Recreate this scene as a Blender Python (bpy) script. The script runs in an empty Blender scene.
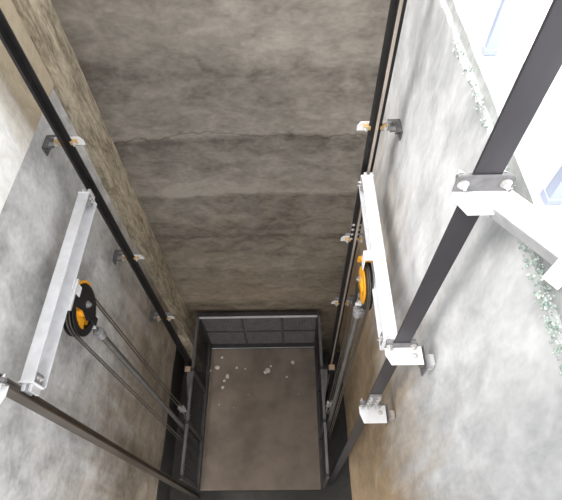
import bpy, bmesh, math, random
from mathutils import Vector, Matrix
random.seed(7)
SC = bpy.context.scene
COL = SC.collection
PI = math.pi

# ------------------------------------------------------------------ materials
def newmat(name):
    m = bpy.data.materials.new(name); m.use_nodes = True
    nt = m.node_tree
    return m, nt, nt.nodes['Principled BSDF']

def simple(name, col, rough=.5, metal=0.0, noise=0.0, nscale=30, bump=0.0, spec=.5, second=None, nscale2=None, stretch=(1, 1, 1)):
    m, nt, b = newmat(name)
    b.inputs['Roughness'].default_value = rough
    b.inputs['Metallic'].default_value = metal
    b.inputs['Specular IOR Level'].default_value = spec
    tc = nt.nodes.new('ShaderNodeTexCoord')
    mp = nt.nodes.new('ShaderNodeMapping'); mp.inputs['Scale'].default_value = stretch
    nt.links.new(tc.outputs['Object'], mp.inputs[0])
    n = nt.nodes.new('ShaderNodeTexNoise'); n.inputs['Scale'].default_value = nscale; n.inputs['Detail'].default_value = 6
    nt.links.new(mp.outputs[0], n.inputs['Vector'])
    r = nt.nodes.new('ShaderNodeValToRGB')
    c2 = second or tuple(max(0, c * (1 - noise)) for c in col)
    r.color_ramp.elements[0].position = .35; r.color_ramp.elements[0].color = (*c2, 1)
    r.color_ramp.elements[1].position = .65; r.color_ramp.elements[1].color = (*col, 1)
    nt.links.new(n.outputs['Fac'], r.inputs[0]); nt.links.new(r.outputs[0], b.inputs['Base Color'])
    if bump:
        bp = nt.nodes.new('ShaderNodeBump'); bp.inputs['Strength'].default_value = bump; bp.inputs['Distance'].default_value = .01
        nt.links.new(n.outputs['Fac'], bp.inputs['Height']); nt.links.new(bp.outputs[0], b.inputs['Normal'])
    return m

def plaster(name, dark, light, tint=None, stretch=(1, 1, 1), rough=.85, bump=.4, bands=None, spread=(.3, .7), blotch=1.3, axis=2, wts=(.5, .35, .15), dist=(.6, 1.2), crack=None):
    """trowelled cement: big blotches, trowel streaks, fine grain; optional horizontal casting bands"""
    m, nt, b = newmat(name)
    L = nt.links
    b.inputs['Roughness'].default_value = rough; b.inputs['Specular IOR Level'].default_value = .25
    geo = nt.nodes.new('ShaderNodeNewGeometry')
    mp = nt.nodes.new('ShaderNodeMapping'); mp.inputs['Scale'].default_value = stretch
    L.new(geo.outputs['Position'], mp.inputs[0])
    def noise(sc, det, dist=0.0, src=None):
        n = nt.nodes.new('ShaderNodeTexNoise'); n.inputs['Scale'].default_value = sc
        n.inputs['Detail'].default_value = det; n.inputs['Distortion'].default_value = dist
        L.new((src or mp.outputs[0]), n.inputs['Vector']); return n.outputs['Fac']
    def math_(op, a, c):
        x = nt.nodes.new('ShaderNodeMath'); x.operation = op
        for i, v in enumerate((a, c)):
            if isinstance(v, (int, float)): x.inputs[i].default_value = v
            else: L.new(v, x.inputs[i])
        return x.outputs[0]
    n1 = noise(blotch, 5, dist[0]); n2 = noise(5, 8, dist[1]); n3 = noise(26, 6)
    v = math_('ADD', math_('MULTIPLY', n1, wts[0]), math_('ADD', math_('MULTIPLY', n2, wts[1]), math_('MULTIPLY', n3, wts[2])))
    sep = nt.nodes.new('ShaderNodeSeparateXYZ'); L.new(geo.outputs['Position'], sep.inputs[0])
    if bands:
        w = math_('MULTIPLY', math_('SUBTRACT', noise(.9, 3, 0, geo.outputs['Position']), .5), .22)
        w2 = math_('MULTIPLY', math_('SUBTRACT', noise(7, 4, 0, geo.outputs['Position']), .5), .05)
        zz = math_('ADD', sep.outputs[2], math_('ADD', w, w2))
        fac = math_('DIVIDE', math_('ADD', zz, 8.0), 8.0)
        rb = nt.nodes.new('ShaderNodeValToRGB'); el = rb.color_ramp.elements
        el[0].position = 0; el[0].color = (.5, .5, .5, 1); el[1].position = 1; el[1].color = (.5, .5, .5, 1)
        for z, g in bands:
            e = el.new((z + 8) / 8); e.color = (g, g, g, 1)
        L.new(fac, rb.inputs[0])
        v = math_('ADD', v, math_('SUBTRACT', rb.outputs[0], .5))
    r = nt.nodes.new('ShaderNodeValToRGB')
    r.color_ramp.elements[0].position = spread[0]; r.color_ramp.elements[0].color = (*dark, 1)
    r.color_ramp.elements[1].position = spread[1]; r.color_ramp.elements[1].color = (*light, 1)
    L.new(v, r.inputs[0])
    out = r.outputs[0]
    if tint:   # (colour, z_top, z_bottom): brownish tone toward the pit, stain on right wall; along Y, beam's painted light
        tc, zt, zb = tint
        mr = nt.nodes.new('ShaderNodeMapRange'); mr.inputs[1].default_value = zt; mr.inputs[2].default_value = zb
        st = nt.nodes.new('ShaderNodeMapping'); st.inputs['Scale'].default_value = (6, 6, .7)
        L.new(geo.outputs['Position'], st.inputs[0])
        ns = noise(1.3, 6, .4, st.outputs[0])
        L.new(math_('ADD', sep.outputs[axis], math_('MULTIPLY', math_('SUBTRACT', ns, .5), 2.6 if axis == 2 else .25)), mr.inputs[0])
        mx = nt.nodes.new('ShaderNodeMix'); mx.data_type = 'RGBA'; mx.blend_type = 'MULTIPLY'
        L.new(mr.outputs[0], mx.inputs[0]); L.new(out, mx.inputs[6]); mx.inputs[7].default_value = (*tc, 1)
        out = mx.outputs[2]
    if crack:   # thin wandering edge of a plaster coat: (height, half width)
        for zc, hw, amp in crack:
            cw = math_('MULTIPLY', math_('SUBTRACT', noise(.8, 2, 0, geo.outputs['Position']), .5), amp)
            cf = math_('MULTIPLY', math_('SUBTRACT', noise(11, 5, 0, geo.outputs['Position']), .5), .10)
            dd = math_('ABSOLUTE', math_('SUBTRACT', math_('ADD', sep.outputs[2], math_('ADD', cw, cf)), zc), 0)
            mr = nt.nodes.new('ShaderNodeMapRange'); mr.inputs[1].default_value = hw * .4; mr.inputs[2].default_value = hw; mr.inputs[3].default_value = .55; mr.inputs[4].default_value = 0
            L.new(dd, mr.inputs[0])
            mx = nt.nodes.new('ShaderNodeMix'); mx.data_type = 'RGBA'; mx.blend_type = 'MULTIPLY'
            L.new(mr.outputs[0], mx.inputs[0]); L.new(out, mx.inputs[6]); mx.inputs[7].default_value = (.45, .42, .38, 1)
            out = mx.outputs[2]
    L.new(out, b.inputs['Base Color'])
    bp = nt.nodes.new('ShaderNodeBump'); bp.inputs['Strength'].default_value = bump; bp.inputs['Distance'].default_value = .02
    L.new(v, bp.inputs['Height']); L.new(bp.outputs[0], b.inputs['Normal'])
    return m

BANDS = [(-6.3, .5), (-6.0, .5), (-5.85, .56), (-5.5, .53), (-4.45, .5), (-4.33, .5), (-4.28, .40), (-4.2, .47), (-3.75, .48), (-3.58, .42), (-3.53, .62),
         (-3.3, .58), (-3.1, .5), (-2.86, .47), (-2.80, .40), (-2.76, .60), (-2.6, .55), (-2.35, .48), (-2.15, .45), (-1.9, .55), (-1.4, .52)]
M = {}
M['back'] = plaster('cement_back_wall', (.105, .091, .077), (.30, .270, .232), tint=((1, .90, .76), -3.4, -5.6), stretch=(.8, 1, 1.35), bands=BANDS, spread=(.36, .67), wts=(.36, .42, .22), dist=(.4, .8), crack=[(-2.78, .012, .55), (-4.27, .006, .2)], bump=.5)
M['left'] = plaster('cement_left_wall', (.32, .315, .31), (.72, .715, .71), tint=((.58, .49, .39), -3.1, -4.9), spread=(.38, .66), blotch=2.2, wts=(.42, .38, .2), dist=(.3, .5))
M['right'] = plaster('cement_right_wall', (.34, .345, .35), (.64, .64, .64), tint=((.68, .49, .30), -2.3, -4.2), stretch=(1, 1.6, .8), spread=(.36, .62), blotch=1.8, wts=(.45, .4, .15), dist=(.3, .5))
M['bare'] = plaster('bare_cast_concrete', (.20, .165, .115), (.56, .48, .36), stretch=(3.2, 3.2, .9), spread=(.40, .60), bump=1, blotch=3, wts=(.3, .4, .3))
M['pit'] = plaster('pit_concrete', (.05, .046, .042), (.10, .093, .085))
M['slab'] = plaster('pale_terrace_slab', (.78, .78, .78), (.88, .88, .88), stretch=(1, 1, 1), bump=.1)
M['sill'] = simple('sill_mortar', (.46, .47, .46), .8, noise=.25, nscale=20, bump=.4)
M['crumb'] = simple('crumbly_mortar', (.66, .72, .66), .9, nscale=45, bump=.8, second=(.20, .28, .24))
M['galv'] = simple('galvanised_steel', (.80, .80, .82), .42, .45, .12, 14, .05)
M['lip'] = simple('shaded_zinc_lip', (.36, .355, .36), .5, .3, .2, 30)  # weaker light on the arm's lip, painted as darker zinc
M['angleshade'] = simple('shaded_zinc_angle', (.22, .215, .22), .5, .4, .3, 30)  # shade on the upright legs of near brackets, put into the colour
M['angledark'] = simple('weathered_steel_angle', (.16, .155, .155), .5, .4, .4, 30)
M['galvdull'] = simple('dull_galvanised_steel', (.33, .32, .325), .5, .4, .3, 40, .1)
M['whitesteel'] = simple('pale_zinc_plate', (.86, .86, .87), .45, .2, .06, 20, .03)
M['rail'] = simple('dark_rail_steel', (.018, .016, .016), .42, .3, .4, 12)
M['railgrey'] = simple('grey_rail_steel', (.050, .046, .052), .48, .35, .25, 9, stretch=(1, 1, .3))
M['railbrown'] = simple('brown_greased_rail_steel', (.115, .092, .072), .45, .35, .45, 7, stretch=(1, 1, .3))
M['machined'] = simple('machined_rail_edge', (.50, .43, .37), .4, .5, .35, 5, stretch=(1, 1, .5))
M['bolt'] = simple('zinc_bolt', (.72, .70, .68), .35, .6, .3, 60)
M['boltdark'] = simple('weathered_bolt', (.22, .21, .20), .45, .5, .4, 60)
M['brass'] = simple('yellow_zinc_clip', (.75, .48, .20), .38, .5, .3, 60)
M['orange'] = simple('orange_sheave', (.95, .42, .02), .4, 0, .2, 12)
M['black'] = simple('black_housing', (.015, .015, .017), .4, .1, .3, 20)
M['rope'] = simple('greased_wire_rope', (.10, .082, .064), .45, .4, .4, 160, .6)
M['cyl'] = simple('cylinder_grey_paint', (.125, .118, .11), .45, .3, .3, 10)
M['chrome'] = simple('chromed_rod', (.7, .7, .7), .2, .9, .1, 20)
M['frame'] = simple('platform_frame_steel', (.20, .19, .19), .45, .5, .3, 8)
M['darkframe'] = simple('platform_dark_steel', (.06, .055, .054), .5, .4, .3, 8)
M['midframe'] = simple('platform_post_steel', (.12, .11, .105), .5, .4, .3, 8)
M['mesh'] = simple('platform_mesh_wire', (.34, .32, .31), .5, .5, .3, 12)
M['deck'] = simple('dusty_deck_plate', (.215, .168, .132), .75, .0, nscale=3.5, second=(.15, .116, .09))
M['splat'] = simple('dried_mortar', (.60, .55, .48), .9, nscale=50, bump=.5)
M['shoe'] = simple('tan_guide_liner', (.62, .43, .28), .6, 0, .25, 30)
M['pvc'] = simple('white_window_bar', (.38, .42, .54), .4, 0, .05, 10)

# ------------------------------------------------------------------ geometry helpers
class G:
    def __init__(s): s.bm = bmesh.new()
    def box(s, x0, x1, y0, y1, z0, z1, rot=None, piv=None):
        vs = [s.bm.verts.new((x, y, z)) for x in (x0, x1) for y in (y0, y1) for z in (z0, z1)]
        for f in ((0, 1, 3, 2), (4, 6, 7, 5), (0, 4, 5, 1), (2, 3, 7, 6), (0, 2, 6, 4), (1, 5, 7, 3)):
            s.bm.faces.new([vs[i] for i in f])
        if rot is not None:
            piv = Vector(piv)
            for v in vs: v.co = rot @ (v.co - piv) + piv
        return s
    def prism(s, pts, d):
        """pts: polygon in 3D, extruded by vector d"""
        d = Vector(d)
        a = [s.bm.verts.new(p) for p in pts]; b = [s.bm.verts.new(Vector(p) + d) for p in pts]
        n = len(pts)
        s.bm.faces.new(a); s.bm.faces.new(list(reversed(b)))
        for i in range(n): s.bm.faces.new((a[i], b[i], b[(i + 1) % n], a[(i + 1) % n]))
        return s
    def cyl(s, p, q, r, n=16, r2=None):
        p, q = Vector(p), Vector(q); r2 = r if r2 is None else r2
        ax = (q - p).normalized(); u = ax.orthogonal().normalized(); w = ax.cross(u)
        A = []; B = []
        for i in range(n):
            a = 2 * PI * i / n; d = u * math.cos(a) + w * math.sin(a)
            A.append(s.bm.verts.new(p + d * r)); B.append(s.bm.verts.new(q + d * r2))
        s.bm.faces.new(A); s.bm.faces.new(list(reversed(B)))
        for i in range(n): s.bm.faces.new((A[i], B[i], B[(i + 1) % n], A[(i + 1) % n]))
        return s
    def lathe(s, c, ax, prof, n=40):
        """prof: list of (along axis, radius) closed ring; swept round the axis through c"""
        c, ax = Vector(c), Vector(ax).normalized(); u = ax.orthogonal().normalized(); w = ax.cross(u)
        rings = []
        for i in range(n):
            a = 2 * PI * i / n; d = u * math.cos(a) + w * math.sin(a)
            rings.append([s.bm.verts.new(c + ax * t + d * r) for t, r in prof])
        m = len(prof)
        for i in range(n):
            A, B = rings[i], rings[(i + 1) % n]
            for j in range(m): s.bm.faces.new((A[j], A[(j + 1) % m], B[(j + 1) % m], B[j]))
        return s
    def tube(s, pts, r, n=8):
        pts = [Vector(p) for p in pts]; prev = None; u = None
        for i, p in enumerate(pts):
            t = (pts[min(i + 1, len(pts) - 1)] - pts[max(i - 1, 0)]).normalized()
            if u is None: u = t.orthogonal().normalized()
            u = (u - t * u.dot(t)).normalized(); w = t.cross(u)
            ring = [s.bm.verts.new(p + (u * math.cos(2 * PI * k / n) + w * math.sin(2 * PI * k / n)) * r) for k in range(n)]
            if prev:
                for k in range(n): s.bm.faces.new((prev[k], prev[(k + 1) % n], ring[(k + 1) % n], ring[k]))
            else: s.bm.faces.new(list(reversed(ring)))
            prev = ring
        s.bm.faces.new(prev)
        return s
    def hexbolt(s, p, ax, r=.012, h=.009, shank=.012):
        """hex head on a washer with the thread end showing"""
        p, ax = Vector(p), Vector(ax).normalized()
        s.cyl(p, p + ax * .003, r * 1.5, 14)
        s.cyl(p + ax * .003, p + ax * (.003 + h), r, 6)
        if shank: s.cyl(p + ax * (.003 + h), p + ax * (.003 + h + shank), r * .5, 8)
        return s
    def make(s, name, mat, parent=None, smooth=False, bevel=0.0):
        bmesh.ops.recalc_face_normals(s.bm, faces=s.bm.faces[:])
        if parent is not None:
            bmesh.ops.translate(s.bm, verts=s.bm.verts[:], vec=-world_loc(parent))
        me = bpy.data.meshes.new(name); s.bm.to_mesh(me); s.bm.free()
        if smooth:
            for p in me.polygons: p.use_smooth = True
            me.set_sharp_from_angle(angle=math.radians(40))
        me.materials.append(M[mat])
        o = bpy.data.objects.new(name, me); COL.objects.link(o)
        if parent is not None: o.parent = parent
        if bevel:
            b = o.modifiers.new('edge', 'BEVEL'); b.width = bevel; b.segments = 2; b.limit_method = 'ANGLE'
        return o

def world_loc(o):
    v = Vector(o.location)
    while o.parent: o = o.parent; v = v + Vector(o.location)
    return v
def tag(o, label, cat=None, group=None, kind=None):
    o['label'] = label
    if cat: o['category'] = cat
    if group: o['group'] = group
    if kind: o['kind'] = kind
    return o
def thing(name, loc, label, cat, group=None):
    o = bpy.data.objects.new(name, None); o.empty_display_size = .05; COL.objects.link(o)
    o.location = loc
    return tag(o, label, cat, group)

# ------------------------------------------------------------------ the shaft (camera lens = origin, Z up, back wall = +Y)
XL, XR, YB, ZF = -1.62, .735, 3.02, -7.95
YF, ZT = -.55, .45
def grid_wall(name, p0, du, dv, nu, nv, nrm, thick, mat, rough=.004, edge=None):
    """wall slab with an uneven trowelled face; edge(i,j,u,v) may shift a vertex"""
    bm = bmesh.new(); p0, du, dv, nrm = map(Vector, (p0, du, dv, nrm))
    from mathutils import noise
    F = [[None] * (nv + 1) for _ in range(nu + 1)]
    for i in range(nu + 1):
        for j in range(nv + 1):
            p = p0 + du * (i / nu) + dv * (j / nv)
            d = noise.noise(p * 1.7) * rough * 2 + noise.noise(p * 6) * rough
            if edge: p = p + Vector(edge(i / nu, j / nv, p))
            F[i][j] = bm.verts.new(p + nrm * d)
    for i in range(nu):
        for j in range(nv): bm.faces.new((F[i][j], F[i + 1][j], F[i + 1][j + 1], F[i][j + 1]))
    B = [bm.verts.new(p0 + a - nrm * thick) for a in (Vector(), du, du + dv, dv)]
    ring = [F[i][0] for i in range(nu + 1)]; bm.faces.new(ring + [B[1], B[0]])
    ring = [F[nu][j] for j in range(nv + 1)]; bm.faces.new(ring + [B[2], B[1]])
    ring = [F[i][nv] for i in range(nu, -1, -1)]; bm.faces.new(ring + [B[3], B[2]])
    ring = [F[0][j] for j in range(nv, -1, -1)]; bm.faces.new(ring + [B[0], B[3]])
    bm.faces.new(B)
    g = G(); g.bm.free(); g.bm = bm
    o = g.make(name, mat, smooth=True)
    o['kind'] = 'structure'
    return o
ZSILL = -1.165
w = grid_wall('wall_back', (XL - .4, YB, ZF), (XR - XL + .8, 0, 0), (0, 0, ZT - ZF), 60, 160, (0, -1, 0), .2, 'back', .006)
w = grid_wall('wall_left', (XL, YF, -6.09), (0, YB - YF, 0), (0, 0, ZT + 6.09), 60, 120, (1, 0, 0), .2, 'left', .005)
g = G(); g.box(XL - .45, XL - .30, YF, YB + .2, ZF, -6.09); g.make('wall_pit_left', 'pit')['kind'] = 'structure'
def drop(y): return -.04 * min(1, max(0, (1.05 - y) / .5))
def redge(u, v, p):
    from mathutils import noise
    if v > .999: return (0, 0, noise.noise(Vector((0, p.y * 9, 1))) * .03 + noise.noise(Vector((0, p.y * 31, 5))) * .018 - .02 + drop(p.y))
    return (0, 0, 0)
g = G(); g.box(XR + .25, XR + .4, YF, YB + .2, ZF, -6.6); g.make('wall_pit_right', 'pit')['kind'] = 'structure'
w = grid_wall('wall_right', (XR, YF, -6.6), (0, YB - YF, 0), (0, 0, ZSILL + 6.6), 150, 110, (-1, 0, 0), .22, 'right', .005, redge)
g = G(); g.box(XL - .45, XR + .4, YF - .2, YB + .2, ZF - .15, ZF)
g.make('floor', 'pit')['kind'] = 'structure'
# unseen front wall added behind the camera; height and door openings shape the light
g = G()
for a, b, c, d in ((XL - .2, XR + .2, -5.15, -4.3), (XL - .2, XR + .2, -1.5, 1.8), (XL - .2, XL + .05, -4.3, -1.5), (XR - .5, XR + .2, -4.3, -1.5), (XL - .2, XL + .3, ZF, -5.15), (XR - .3, XR + .2, ZF, -5.15), (XL + .3, XR - .3, ZF, -7.35)):
    g.box(a, b, YF - .2, YF, c, d)
g.make('wall_front_blocker', 'left')['kind'] = 'structure'

# rough corner column and ring beam of bare concrete
def rough_block(name, x0, x1, y0, y1, z0, z1, cuts, amp, mat='bare', kind='structure'):
    g = G(); g.box(x0, x1, y0, y1, z0, z1)
    from mathutils import noise
    nz = cuts
    es = [e for e in g.bm.edges]
    ax = max(range(3), key=lambda a: (x1 - x0, y1 - y0, z1 - z0)[a])
    es = [e for e in g.bm.edges if abs((e.verts[0].co - e.verts[1].co)[ax]) > 1e-4]
    bmesh.ops.subdivide_edges(g.bm, edges=es, cuts=cuts, use_grid_fill=True)
    es = [e for e in g.bm.edges if e.calc_length() > .03]
    for v in g.bm.verts:
        n1 = noise.noise_vector(v.co * 3); n2 = noise.noise_vector(v.co * 14)
        d = (n1 * .7 + n2 * .5) * amp; d[ax] = 0
        v.co += d
    o = g.make(name, mat); o['kind'] = kind
    return o
rough_block('trim_1', XL - .05, -1.53, 2.695, YB + .03, ZF, ZT, 220, .010)
M['beam_lit'] = plaster('beam_concrete_painted_light', (.66, .64, .60), (.90, .89, .87), tint=((.52, .44, .33), 2.05, 2.25), axis=1, stretch=(1.5, 1.5, 1.5), spread=(.36, .56), bump=.8, blotch=1.6)  # tan concrete; strong light on the near end painted as paler colour
rough_block('trim_2', XL - .05, -1.592, YF, 2.69, -1.965, -1.0, 120, .004, 'beam_lit')

# window opening above the right wall: mortar sill, white bars, pale terrace outside
o = rough_block('trim_3', XR + .022, XR + .20, YF, YB + .2, ZSILL - .12, -1.125, 150, .006, 'sill')
win = bpy.data.objects.new('window_1', None); COL.objects.link(win); win.location = (.80, 1.2, -1.125); win['kind'] = 'structure'
for y, t in ((1.674, .014), (.915, .020), (.15, .02), (2.44, .014)):
    g = G(); g.box(.80 - .008, .80 + .035, y - t, y + t, -1.112, .55)
    g.box(.80 - .012, .80 + .040, y - t - .004, y + t + .004, -1.125, -1.100)
    g.make('window_bar', 'pvc', win, bevel=.002)
g = G(); g.box(.79, .85, YF, YB, .55, .62); g.make('window_head', 'pvc', win)
rough_block('ground', XR + .20, 6.0, -3, 6.0, -1.75, -1.60, 20, .002, 'slab')
# wall above the window on the back side and a lintel
g = G()
for k in range(1150):
    y = random.uniform(YF, 1.86) if k < 700 else random.uniform(.2, .95); big = random.random() ** 3
    r = .0022 + .005 * big
    x = XR + random.uniform(-.012, .014); z = ZSILL - .014 + drop(y) * .8 + random.gauss(0, .013 + (.006 if y < .95 else 0))
    m4 = Matrix.Translation((x, y, z)) @ Matrix.Rotation(random.uniform(0, 6), 4, 'X') @ Matrix.Diagonal((r * .8, r * random.uniform(.7, 1.6), r, 1))
    bmesh.ops.create_icosphere(g.bm, subdivisions=1, radius=1, matrix=m4)
o = g.make('mortar_crumbs', 'crumb')
tag(o, 'crumbly greenish mortar edge along the top of the white right wall', 'mortar', kind='stuff')

# ------------------------------------------------------------------ guide rails
# d = direction the blade points (back rails -1, front rails +1)
RX = {'L': -1.437, 'R': .552}
def rail(name_label, x, yf, d, z0, z1, fmat, joint, hw):
    t = thing('guide_rail', (x, yf, z0), name_label, 'guide rail')
    g = G(); ya, yb = sorted((yf, yf + d * .011))
    g.box(x - hw, x + hw, ya, yb, z0, z1); g.make('flange', fmat, t, bevel=.002)
    ya, yb = sorted((yf + d * .011, yf + d * .056))
    g = G(); g.box(x - .006, x + .006, ya, yb, z0, z1); g.make('web', fmat, t)
    ya, yb = sorted((yf + d * .048, yf + d * .0625))
    g = G(); g.box(x - .0085, x + .0085, ya, yb, z0, z1); g.make('machined_edge', 'machined' if (x > 0 and d < 0) else fmat, t, bevel=.0015)
    for zj in joint:
        ya, yb = sorted((yf, yf - d * .014))
        g = G(); g.box(x - hw, x + hw, ya, yb, zj - .13, zj + .13); fp = g.make('fishplate', 'galvdull', t, bevel=.002)
        for sx in (-1, 1):
            for k in range(4):
                g = G(); zz = zj - .1 + k * .066
                g.hexbolt((x + sx * .026, yf - d * .014, zz), (0, -d, 0), .010, .008, .012)
                if d < 0: g.hexbolt((x + sx * .026, yf + d * .011, zz), (0, d, 0), .009, .006, 0)
                if d < 0: g.cyl((x + sx * .026, yf + d * .012, zz), (x + sx * .026, yf - d * .016, zz), .007, 8)
                g.make('bolt', 'bolt', fp)
    return t
YBK, YFL, YFR = 2.24, .70, .87
rail('dark guide rail in the back left corner, long and black beside the rough column', RX['L'], YBK, -1, ZF, ZT, 'rail', [], .040)
rail('dark guide rail in the back right corner with a pale strip down its middle', RX['R'], YBK, -1, ZF, ZT, 'rail', [-3.12], .040)
rail('brown grey guide rail crossing the lower left edge under the left silver beam end', -1.475, YFL, 1, ZF, ZT, 'railbrown', [], .046)
rail('wide grey guide rail on the right running down from the upper right corner', RX['R'], YFR, 1, ZF, ZT, 'railgrey', [-3.19], .040)

# ------------------------------------------------------------------ rail brackets
def bracket(x, yf, d, side, z, label, grp, tall=.055, reach=.085, mat='galvdull', wall=True, hmat=None, gap=0.0):
    """angle bolted behind the flange (vertical leg up, level leg away from the rail) + wall angle"""
    wx = XR if side > 0 else XL
    t = thing('rail_bracket', (x, yf, z), label, 'bracket', grp)
    near = d > 0; bm_ = 'bolt' if near else 'boltdark'
    a = -d                                    # direction away from the rail, behind it
    y0 = yf; y1 = yf + a * .006
    xi, xo = x - side * .080, (wx - side * (.045 + gap * .6) if wall else x + side * .078)
    lo, hi = sorted((xi, xo))
    g = G()
    ya, yb = sorted((y0 + a * .0005, y1))
    c = .018
    vx0, vx1 = x - .082, x + .082
    if not near: vx0, vx1, tall, c = (x - .112 if side > 0 else x - .082), (x + .112 if side < 0 else x + .082), .07, .03
    g.prism([(vx0, ya, z), (vx1, ya, z), (vx1, ya, z + tall - c), (vx1 - c * .6, ya, z + tall), (vx0 + c * .6, ya, z + tall), (vx0, ya, z + tall - c)], (0, yb - ya, 0))
    g.make('upright_leg', mat if near else 'galv', t, bevel=.001)
    g = G()
    yo = yf + a * reach
    P = [(xi + side * .0, y0, z - .006), (xo, y0, z - .006), (xo, yo, z - .006), (x - side * .055, yo, z - .006), (xi, yf + a * reach * .45, z - .006)]
    g.prism(P, (0, 0, .006)); g.make('level_leg', hmat or mat, t, bevel=.001)
    for sx in (-1, 1):
        g = G(); bx = x + sx * .060
        g.hexbolt((bx, y1, z + tall * .5), (0, a, 0), .011, .009, .010); g.make('bolt', bm_, t)
        # rail clip pinching the flange from the blade side
        g = G(); yc = yf + d * .0
        q = sorted((yc, yc + d * .020)); q2 = sorted((yc + d * .0115, yc + d * .024))
        g.box(*sorted((x + sx * .042, x + sx * .074)), *q, z + tall * .5 - .016, z + tall * .5 + .016)
        g.box(*sorted((x + sx * .030, x + sx * .060)), *q2, z + tall * .5 - .014, z + tall * .5 + .014)
        cl = g.make('rail_clip', 'galvdull' if near else 'brass', t, bevel=.003)
        g = G(); g.hexbolt((bx, yc + d * .024, z + tall * .5), (0, d, 0), .010, .008, .010); g.make('bolt', 'bolt', cl)
    if wall:
        g = G()
        wx = wx - side * gap
        xa, xb = sorted((wx - side * .003, wx - side * .009))
        yn, yx = sorted((yf + a * -.01, yf + a * .11))
        g.box(xa, xb, yn, yx, z - .085 - gap, z - .0066)
        if not gap:
            xa, xb = sorted((wx - side * .009, wx - side * .085))
            g.box(xa, xb, yn, yx, z - .012, z - .0066)
        if gap: pad = G(); pad.box(*sorted((wx - side * .002, wx + side * (gap - .004))), yn + .03, yx - .03, z - .082 - gap, z - .05); pad.make('mortar_pad', 'right', t, bevel=.006)
        wa = g.make('wall_angle', mat if near else 'angledark', t, bevel=.001)
        for k, yy in enumerate((yf + a * .02, yf + a * .085)):
            g = G(); g.hexbolt((wx - side * .009, yy, z - .05), (-side, 0, 0), .011, .010, .016)
            g.make('wall_anchor', 'boltdark', wa)
        g = G(); g.hexbolt((wx - side * .062, yf + a * .05, z), (0, 0, 1), .011, .009, .012); g.make('bolt', bm_, t)
    return t
def where(i): return ('uppermost', 'middle one of three', 'lowest')[i]
for i, z in enumerate((-2.10, -3.50, -4.78)):
    bracket(RX['L'], YBK, -1, -1, z, 'small dark bracket holding the back left black rail, %s on that rail' % where(i), 'brackets on the back left rail')
for i, z in enumerate((-2.03, -3.27, -4.47)):
    bracket(RX['R'], YBK, -1, 1, z, 'small bracket with yellowish clips on the back right rail, %s on it' % where(i), 'brackets on the back right rail')
bracket(RX['R'], YFR, 1, 1, -2.225, 'bright bracket plate on the grey rail at the near end of the right silver beam', 'brackets on the near right rail', tall=.055, reach=.095, mat='angleshade', hmat='whitesteel', gap=.055)
bracket(RX['R'], YFR, 1, 1, -3.34, 'bright bracket plate below the bolted joint of the near right grey rail', 'brackets on the near right rail', tall=.055, reach=.12, mat='angleshade', hmat='whitesteel', gap=.055)
bracket(-1.475, YFL, 1, -1, -2.22, 'white bracket plate cut off by the left photo edge, on the near left rail', 'brackets on the near left rail', tall=.055, reach=.125, mat='angleshade', hmat='whitesteel')
# topmost near bracket sits above the wall edge and carries the slanting arm
bracket(RX['R'], YFR, 1, 1, -1.022, 'large white bracket plate with two bolts on the near right rail at the top', 'brackets on the near right rail', tall=.066, reach=.088, mat='angleshade', wall=False, hmat='whitesteel')
t = thing('bracket_arm', (.60, .80, -1.015), 'white slanting steel arm reaching from the top right bracket over the wall edge', 'bracket arm')
u = Vector((.60, -.80, 0)).normalized(); p = Vector((.80, .60, 0)).normalized()     # along / across the arm
A = Vector((.562, .802, -1.0150))
L_, W_ = .215, .092
g = G(); g.prism([A, A + u * L_, A + u * L_ + p * W_, A + p * W_], (0, 0, .005)); g.make('level_leg', 'whitesteel', t, bevel=.001)
g = G(); q = A + Vector((0, 0, .005)); dz = Vector((0, 0, -.034))
q = q + u * .012
g.prism([q - p * .005, q - p * .005 + u * (L_ - .012), q - p * .005 + u * (L_ - .012) + dz, q - p * .005 + dz], p * .005); g.make('edge_lip', 'lip', t, bevel=.0005)
g = G(); g.hexbolt(A + u * .085 + p * .052 + Vector((0, 0, .005)), (0, 0, 1), .009, .008, .010); g.make('bolt', 'bolt', t)
q = A + u * (L_ + .001)
g = G(); g.prism([q, q + u * .006, q + u * .006 + p * W_, q + p * W_], (0, 0, -.098)); g.prism([q + dz * 2.9, q + dz * 2.9 + u * .05, q + dz * 2.9 + u * .05 + p * W_, q + dz * 2.9 + p * W_], (0, 0, .005)); g.make('end_angle', 'whitesteel', t)

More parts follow.
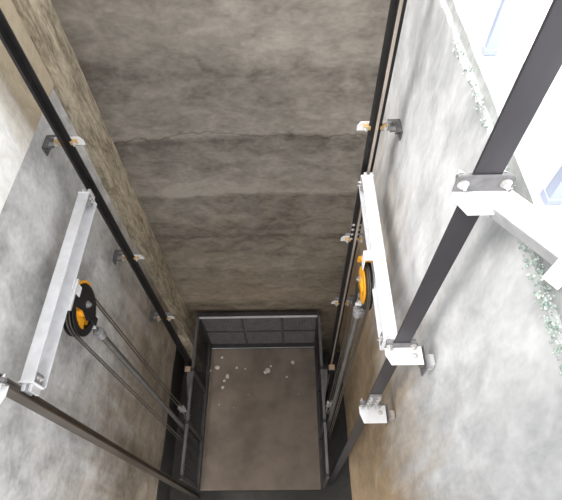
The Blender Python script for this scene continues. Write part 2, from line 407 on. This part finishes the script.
# ------------------------------------------------------------------ silver cross beams with guide shoes
def beam(x0, x1, openside, zt, ya, yb, label):
    """steel channel lying along Y; flanges point to openside (+1/-1)"""
    t = thing('cross_beam', ((x0 + x1) / 2, (ya + yb) / 2, zt - .12), label, 'cross beam', 'silver beams between the guide rails')
    h = .125; th = .008
    web = x0 if openside > 0 else x1
    P = []
    if openside > 0: P = [(x0, zt), (x1, zt), (x1, zt - th), (x0 + th, zt - th), (x0 + th, zt - h + th), (x1 + .014, zt - h + th), (x1 + .014, zt - h), (x0, zt - h)]
    else: P = [(x1, zt), (x0, zt), (x0, zt - th), (x1 - th, zt - th), (x1 - th, zt - h + th), (x0 - .004, zt - h + th), (x0 - .004, zt - h), (x1, zt - h)]
    g = G(); g.prism([(a, ya, b) for a, b in P], (0, yb - ya, 0)); g.make('channel', 'galv', t, bevel=.0015)
    xc = RX['L'] if x0 < 0 else RX['R']
    for ye, dd in ((ya, -1), (yb, 1)):
        g = G(); y0, y1 = sorted((ye, ye + dd * .008))
        g.box(x0 - .004, x1 + .004, y0, y1, zt - h - .004, zt + .004); e = g.make('end_plate', 'whitesteel', t, bevel=.001)
        xb = x1 if openside > 0 else x0
        g = G(); y0, y1 = sorted((ye - dd * .055, ye)); g.box(*sorted((xb - openside * .03, xb + openside * .004)), y0, y1, zt - .09, zt - .009)
        sh = g.make('shoe_seat', 'galvdull', t, bevel=.002)
        for zz in (-.03, -.065):
            g = G(); g.hexbolt((xb + openside * .004, ye - dd * .028, zt + zz), (openside, 0, 0), .008, .008, .008); g.make('bolt', 'bolt', sh)
        # sliding shoe: two cheeks either side of the rail blade
        y0, y1 = sorted((ye + dd * .008, ye + dd * .05))
        for s in (-1, 1):
            g = G(); g.box(*sorted((xc + s * .010, xc + s * .030)), y0, y1, zt - .11, zt - .015); g.make('shoe_cheek', 'galv', t, bevel=.002)
    return t
beam(-1.477, -1.402, 1, -2.435, .785, 2.12, 'silver steel channel beam on the left wall spanning two guide rails')
beam(.500, .578, -1, -2.345, .955, 2.14, 'bright silver channel beam on the right wall spanning two guide rails')

# ------------------------------------------------------------------ hoist: sheave, hydraulic cylinder, ropes
def hoist(x, side, zt, side_word, ych, R_=.165, ws=.9, half=.036):
    """side = +1 when the shaft centre lies at +X of the beam; zt = beam underside"""
    xc = x
    zc = zt - .05 - R_; yc = ych
    t = thing('rope_pulley', (xc, yc, zc), 'orange and black rope pulley under the %s silver beam' % side_word, 'pulley', 'rope pulleys')
    g = G()
    prof = [(-.026, R_ - .035), (-.026, R_ + .012), (-.018, R_ - .004), (.018, R_ - .004), (.026, R_ + .012), (.026, R_ - .035)]
    prof = [(a * ws, b) for a, b in prof]
    g.lathe((xc, yc, zc), (1, 0, 0), prof, 48)
    rimg = g; g = G()
    for k in range(6):
        a = k * 2 * PI / 6 + .4; d = Vector((0, math.cos(a), math.sin(a)))
        c = Vector((xc, yc, zc)); n = Vector((1, 0, 0)).cross(d)
        q0 = c + d * .02; q1 = c + d * (R_ - .03); ex = Vector((.020 * ws, 0, 0))
        g.prism([q0 - n * .030 - ex, q1 - n * .042 - ex, q1 + n * .042 - ex, q0 + n * .030 - ex], ex * 2)
    g.lathe((xc, yc, zc), (1, 0, 0), [(-.032, .012), (-.032, .045), (.032, .045), (.032, .012)], 24)
    g.make('sheave', 'orange', t, smooth=True); rimg.make('sheave_rim', 'black', t, smooth=True)
    ckr = R_ + .01 if side > 0 else .118
    # black cheek on the shaft side, cut back in front so the orange wheel shows
    xs = xc + side * .036 * ws * (1 if ws > .6 else 1.0)
    pts = []
    for k in range(21):
        a = math.radians(-62 + k * 172 / 20)
        pts.append((xs, yc + math.cos(a) * ckr, zc + math.sin(a) * ckr))
    pts += [(xs, yc - .035, zc + ckr - .045), (xs, yc - .015, zc + .02), (xs, yc - .05, zc - .06), (xs, yc - .03, zc - ckr + .065)]
    g = G(); g.prism(pts, (side * .006, 0, 0)); ck = g.make('cheek_plate', 'black' if side > 0 else 'orange', t)
    g = G(); g.hexbolt((xs + side * .006, yc + .05, zc - .02), (side, 0, 0), .020, .012, .01); g.make('axle_nut', 'galvdull', ck)
    pts = [(xc - side * (.036 * ws + .006), yc + math.cos(k * PI / 12) * (R_ + .01), zc + math.sin(k * PI / 12) * (R_ + .01)) for k in range(24)]
    g = G(); g.prism(pts, (side * .006, 0, 0)); g.make('cheek_plate', 'black', t)
    g = G(); g.lathe((xs + side * .003, yc, zc), (1, 0, 0), [(-.0035, ckr - .045), (-.0035, ckr + .002), (.0035, ckr + .002), (.0035, ckr - .045)], 40); g.make('guard_ring', 'black' if side > 0 else 'orange', t)
    # hanger between beam and pulley
    g = G()
    g.box(*sorted((xs + side * .007, xs + side * .013)), yc + .03, yc + .10, zc + .13, zt + .030)
    g.make('hanger_plate', 'whitesteel', t, bevel=.001)
    if side > 0: g = G(); g.box(xc - .05, xc + .05, yc - .10, yc + .12, zt - .018, zt - .002)
    else: g = G(); g.box(xs - .013, .53, yc + .03, yc + .10, -2.345, -2.338)
    g.make('mounting_plate', 'galv', t, bevel=.001)
    g = G(); a0 = math.radians(20)
    g.prism([(xc - .034, yc + math.cos(a) * r, zc + math.sin(a) * r) for a, r in [(math.radians(q), .035 + R_) for q in range(0, 66, 5)] + [(math.radians(q), .020 + R_) for q in range(65, -1, -5)]], (.068, 0, 0))
    g.make('rope_guard', 'orange', t)
    # cylinder standing on the pit floor, rod pushing the yoke
    t2 = thing('hydraulic_cylinder', (xc, yc - .0, ZF), 'grey hydraulic cylinder between the ropes on the %s wall' % side_word, 'cylinder', 'hydraulic cylinders')
    ztop = zc - .23
    g = G(); g.cyl((xc, yc, ZF + .02), (xc, yc, ztop - .16), .025, 24); g.make('barrel', 'cyl', t2, smooth=True)
    g = G(); g.cyl((xc, yc, ztop - .20), (xc, yc, ztop - .12), .038, 24); g.cyl((xc, yc, ztop - .125), (xc, yc, ztop - .09), .030, 24); g.make('gland', 'galvdull', t2, smooth=True, bevel=.002)
    g = G(); g.cyl((xc, yc, ztop - .10), (xc, yc, zc - .19), .018, 20); g.make('rod', 'cyl', t2, smooth=True)
    g = G(); g.box(xc - .045, xc + .045, yc - .045, yc + .045, zc - .21, zc - .19)
    g.make('yoke', 'galv', t2, bevel=.002)
    g = G(); g.box(xc + side * .0435 - .004, xc + side * .0435 + .004, yc - .03, yc + .03, zc - .20, zc - .02); g.make('yoke_strap', 'black', t2)
    g = G(); g.box(xc - .05, xc + .05, yc - .045, yc + .045, ZF + .001, ZF + .02); g.make('base_plate', 'galvdull', t2)
    # two ropes per side, over the sheave
    for k, ox in enumerate((-.012 * ws, .012 * ws)):
        r = .006; rr = R_ + r - .002
        zend, yend = -6.12, yc + rr + .015
        pts = [(xc + ox * 2.2, yend, zend), (xc + ox * 1.6, yc + rr + .004, zend + 1.4), (xc + ox, yc + rr, zc - .3)]
        for q in range(0, 13):
            a = q * PI / 12; pts.append((xc + ox, yc + math.cos(a) * rr, zc + math.sin(a) * rr))
        pts += [(xc + ox, yc - rr, zc - .3), (xc + ox * 1.6, yc - rr + .003, -5), (xc + ox * 2.2, yc - rr + .006, ZF + .16)]
        g = G(); g.tube(pts, r, 8); o = g.make('wire_rope', 'rope', smooth=True)
        tag(o, 'dark wire rope over the %s pulley, the one nearer the %s' % (side_word, ('wall' if (ox * side) < 0 else 'platform')), 'rope', 'wire ropes over the %s pulley' % side_word)
        # thimble, clamps and threaded rod at the platform end
    t3 = thing('rope_socket', (xc, yc + R_ + .018, -6.2), 'shiny rope end clamps beside the %s side of the platform' % side_word, 'rope clamp', 'rope end clamps')
    for k, ox in enumerate((-.02, .02)):
        px, py = xc + ox, yc + R_ + .019
        g = G(); g.cyl((px, py, -6.42), (px, py, -6.17), .008, 10); g.make('threaded_rod', 'bolt', t3, smooth=True)
        for zz in (-6.10, -6.03, -5.96):
            g = G(); g.box(px - .016, px + .016, py - .014, py + .014, zz - .011, zz + .011)
            g.cyl((px - .010, py - .032, zz), (px - .010, py + .028, zz), .004, 8); g.cyl((px + .010, py - .032, zz), (px + .010, py + .028, zz), .004, 8)
            g.make('rope_clip', 'bolt', t3, bevel=.002)
        g = G(); g.lathe((px, py, -6.145), (0, 1, 0), [(-.006, .012), (-.006, .024), (.006, .024), (.006, .012)], 16); g.make('thimble', 'bolt', t3)
    t4 = thing('rope_anchor', (xc, yc - R_, ZF), 'dark rope anchor on the pit floor by the %s wall' % side_word, 'rope anchor', 'rope anchors on the pit floor')
    g = G(); g.box(xc - .07, xc + .07, yc - R_ - .04, yc - R_ + .04, ZF + .001, ZF + .012); g.make('base_plate', 'darkframe', t4)
    for ox in (-.02, .02):
        g = G(); g.cyl((xc + ox, yc - R_ + .004, ZF + .012), (xc + ox, yc - R_ + .004, ZF + .17), .008, 10); g.make('eye_rod', 'bolt', t4)
hoist(-1.425, 1, -2.56, 'left', 1.375)
hoist(.480, -1, -2.385, 'right', 1.43, .150, .5)

# ------------------------------------------------------------------ lift platform
PX0, PX1, PY0, PY1, PZT, PZF = -1.388, .432, .75, 2.965, -6.16, -7.33
pf = thing('lift_platform', ((PX0 + PX1) / 2, (PY0 + PY1) / 2, PZF - .12), 'lift platform with dusty brown floor and mesh sides at the bottom of the shaft', 'lift platform')
g = G(); g.box(PX0 + .02, PX1 - .02, PY0, PY1 - .09, PZF - .006, PZF); g.make('deck_plate', 'deck', pf)
g = G()
g.box(PX0, PX0 + .06, PY0, PY1, PZF - .12, PZF - .006); g.box(PX1 - .06, PX1, PY0, PY1, PZF - .12, PZF - .006)
g.box(PX0 + .06, PX1 - .06, PY0, PY0 + .06, PZF - .12, PZF - .006); g.box(PX0 + .06, PX1 - .06, PY1 - .06, PY1, PZF - .12, PZF - .006)
for k in range(1, 4):
    xx = PX0 + (PX1 - PX0) * k / 4; g.box(xx - .025, xx + .025, PY0 + .06, PY1 - .06, PZF - .10, PZF - .006)
g.make('base_frame', 'darkframe', pf)
g = G(); g.box(PX0 + .04, PX1 - .04, PY1 - .055, PY1 + .012, PZT - .05, PZT); g.make('top_rail', 'darkframe', pf, bevel=.003)
g = G(); g.box(PX0 + .04, PX1 - .04, PY1 - .072, PY1 - .056, PZT - .03, PZT + .006); g.make('rail_edge', 'galv', pf)
for x0, x1 in ((PX0, PX0 + .036), (PX1 - .036, PX1)):
    g = G(); g.box(x0, x1, PY0, PY1 - .05, PZT - .05, PZT); g.make('top_rail', 'frame', pf, bevel=.003)
    s = 1 if x0 == PX0 else -1
    g = G(); g.box(*sorted((x0 if s > 0 else x1, (x0 if s > 0 else x1) + s * .05)), PY0, PY1 - .05, PZF, PZF + .11); g.make('kick_plate', 'darkframe', pf)
g = G(); g.box(PX0 + .05, PX1 - .05, PY1 - .10, PY1 - .02, PZF, PZF + .05); g.make('kick_plate', 'darkframe', pf)
g = G(); g.box(PX0 + .05, PX1 - .05, PY1 - .105, PY1 - .1, PZF + .036, PZF + .05); g.make('kick_edge', 'galv', pf)
g = G(); g.box(PX0 + .04, PX1 - .04, PY1 - .04, PY1 - .01, PZT - .62, PZT - .60); g.make('middle_rail', 'midframe', pf)
for xx in (PX0 + .018, PX1 - .018):
    for yy in (PY0 + .03, 1.42, 2.12, PY1 - .025):
        g = G(); g.box(xx - .020, xx + .020, yy - .022, yy + .022, PZF - .006, PZT + .012); g.make('post', 'darkframe', pf, bevel=.002)
for k in (1, 2):
    xx = PX0 + (PX1 - PX0) * (.36 if k == 1 else .69)
    g = G(); g.box(xx - .018, xx + .018, PY1 - .045, PY1 - .012, PZF, PZT - .05); g.make('post', 'midframe', pf, bevel=.002)
g = G(); yy = PY1 - .03; st = .045
n = int((PX1 - PX0 - .1) / st)
for k in range(n + 1): xx = PX0 + .05 + k * st; g.box(xx - .0022, xx + .0022, yy - .002, yy + .002, PZF + .05, PZT - .05)
for k in range(int(1.07 / st)): zz = PZF + .07 + k * st; g.box(PX0 + .05, PX1 - .05, yy - .002, yy + .002, zz - .0022, zz + .0022)
g.make('mesh_panel', 'mesh', pf)
for xx in (PX0 + .01, PX1 - .01):
    g = G()
    for k in range(int(2.1 / st)): yy = PY0 + .06 + k * st; g.box(xx - .002, xx + .002, yy - .0022, yy + .0022, PZF + .1, PZT - .05)
    for k in range(int(1.0 / st)): zz = PZF + .12 + k * st; g.box(xx - .002, xx + .002, PY0 + .03, PY1 - .05, zz - .0022, zz + .0022)
    g.make('mesh_panel', 'rail', pf)
# solid dark rear sheet behind the mesh, low
g = G(); g.box(PX0 + .05, PX1 - .05, PY1 - .018, PY1 - .012, PZF, PZT - .05); g.make('back_sheet', 'frame', pf)
for xx, s in ((PX0, -1), (PX1, 1)):
    g = G()
    z = PZT - .05
    g.prism([(xx, 1.72, z), (xx + s * .008, 1.72, z), (xx + s * .058, 2.02, z), (xx + s * .058, 2.115, z), (xx, 2.115, z)], (0, 0, .01)); g.make('gusset', 'frame', pf, bevel=.001)
    g = G(); rx = RX['L'] if s < 0 else RX['R']
    g.box(*sorted((xx + s * .002, rx + s * .045)), 2.085, 2.165, PZT - .16, PZT - .045)
    g.make('guide_shoe', 'black', pf, bevel=.003)
    g = G(); g.box(rx - .04, rx + .04, 2.10, 2.168, PZT - .045, PZT - .005); g.make('shoe_liner', 'shoe', pf, bevel=.004)
    g = G(); g.box(*sorted((xx, xx + s * .085)), (1.558 if s < 0 else 1.598) - .03, (1.558 if s < 0 else 1.598) + .03, PZT - .30, PZT - .26); g.make('rope_lug', 'frame', pf, bevel=.002)
# dried mortar splashes on the deck
g = G()
spots = [(.20, 2.72, .022)]
def pix(px, py):   # deck positions measured from the photo: (x, y, radius)
    pass
for x, y, r in [(-1.155, 2.72, .024), (-1.22, 2.55, .038), (-1.045, 2.40, .036), (-1.095, 2.33, .022), (-.90, 2.54, .022), (-1.11, 2.22, .026), (-1.33, 2.50, .018),
                (-.76, 2.52, .016), (-.39, 2.49, .048), (-.43, 2.46, .03), (-.34, 2.56, .02), (.02, 2.62, .034), (-.08, 2.38, .018), (-.70, 2.1, .008), (-.92, 1.9, .007),
                (.1, 2.1, .007), (-1.15, 1.95, .010)]:
    k = 9; ring = [g.bm.verts.new((x + math.cos(a * 2 * PI / k) * r * random.uniform(.7, 1.15), y + math.sin(a * 2 * PI / k) * r * random.uniform(.7, 1.15), PZF + .0005)) for a in range(k)]
    top = g.bm.verts.new((x, y, PZF + .006 + r * .15))
    g.bm.faces.new(ring)
    for a in range(k): g.bm.faces.new((ring[a], ring[(a + 1) % k], top))
o = g.make('mortar_splashes', 'splat', pf); o['kind'] = 'stuff'; o['label'] = 'pale dried mortar splashes'

# ------------------------------------------------------------------ camera, measured from the vertical and depth vanishing points
f = 459.0
dn = Vector((14, -303, -f)).normalized(); Yc = Vector((-4, 695, -f)).normalized(); Zc = -dn
Yc = (Yc - Zc * Yc.dot(Zc)).normalized(); Xc = Yc.cross(Zc)
Rw = Matrix((Xc, Yc, Zc))               # camera -> world
cam = bpy.data.cameras.new('camera'); co = bpy.data.objects.new('camera', cam); COL.objects.link(co)
cam.sensor_fit = 'HORIZONTAL'; cam.sensor_width = 36; cam.lens = f / 562 * 36; cam.clip_start = .02; cam.clip_end = 200
co.matrix_world = Rw.to_4x4(); SC.camera = co

# ------------------------------------------------------------------ light: bright overcast sky over the open shaft head
wd = bpy.data.worlds.new('sky'); SC.world = wd; wd.use_nodes = True
bg = wd.node_tree.nodes['Background']; bg.inputs[0].default_value = (.97, .985, 1, 1); bg.inputs[1].default_value = 3.4
sun = bpy.data.lights.new('sun', 'SUN'); sun.energy = 4.8; sun.angle = math.radians(20); sun.color = (1, .98, .95)
so = bpy.data.objects.new('sun', sun); COL.objects.link(so)
so.rotation_euler = Vector((.62, .34, -1)).to_track_quat('-Z', 'Y').to_euler()

vs = SC.view_settings
SC.display_settings.display_device = 'sRGB'
vs.view_transform = 'Standard'; vs.look = 'None'; vs.gamma = 1; vs.use_curve_mapping = False; vs.exposure = 0.0
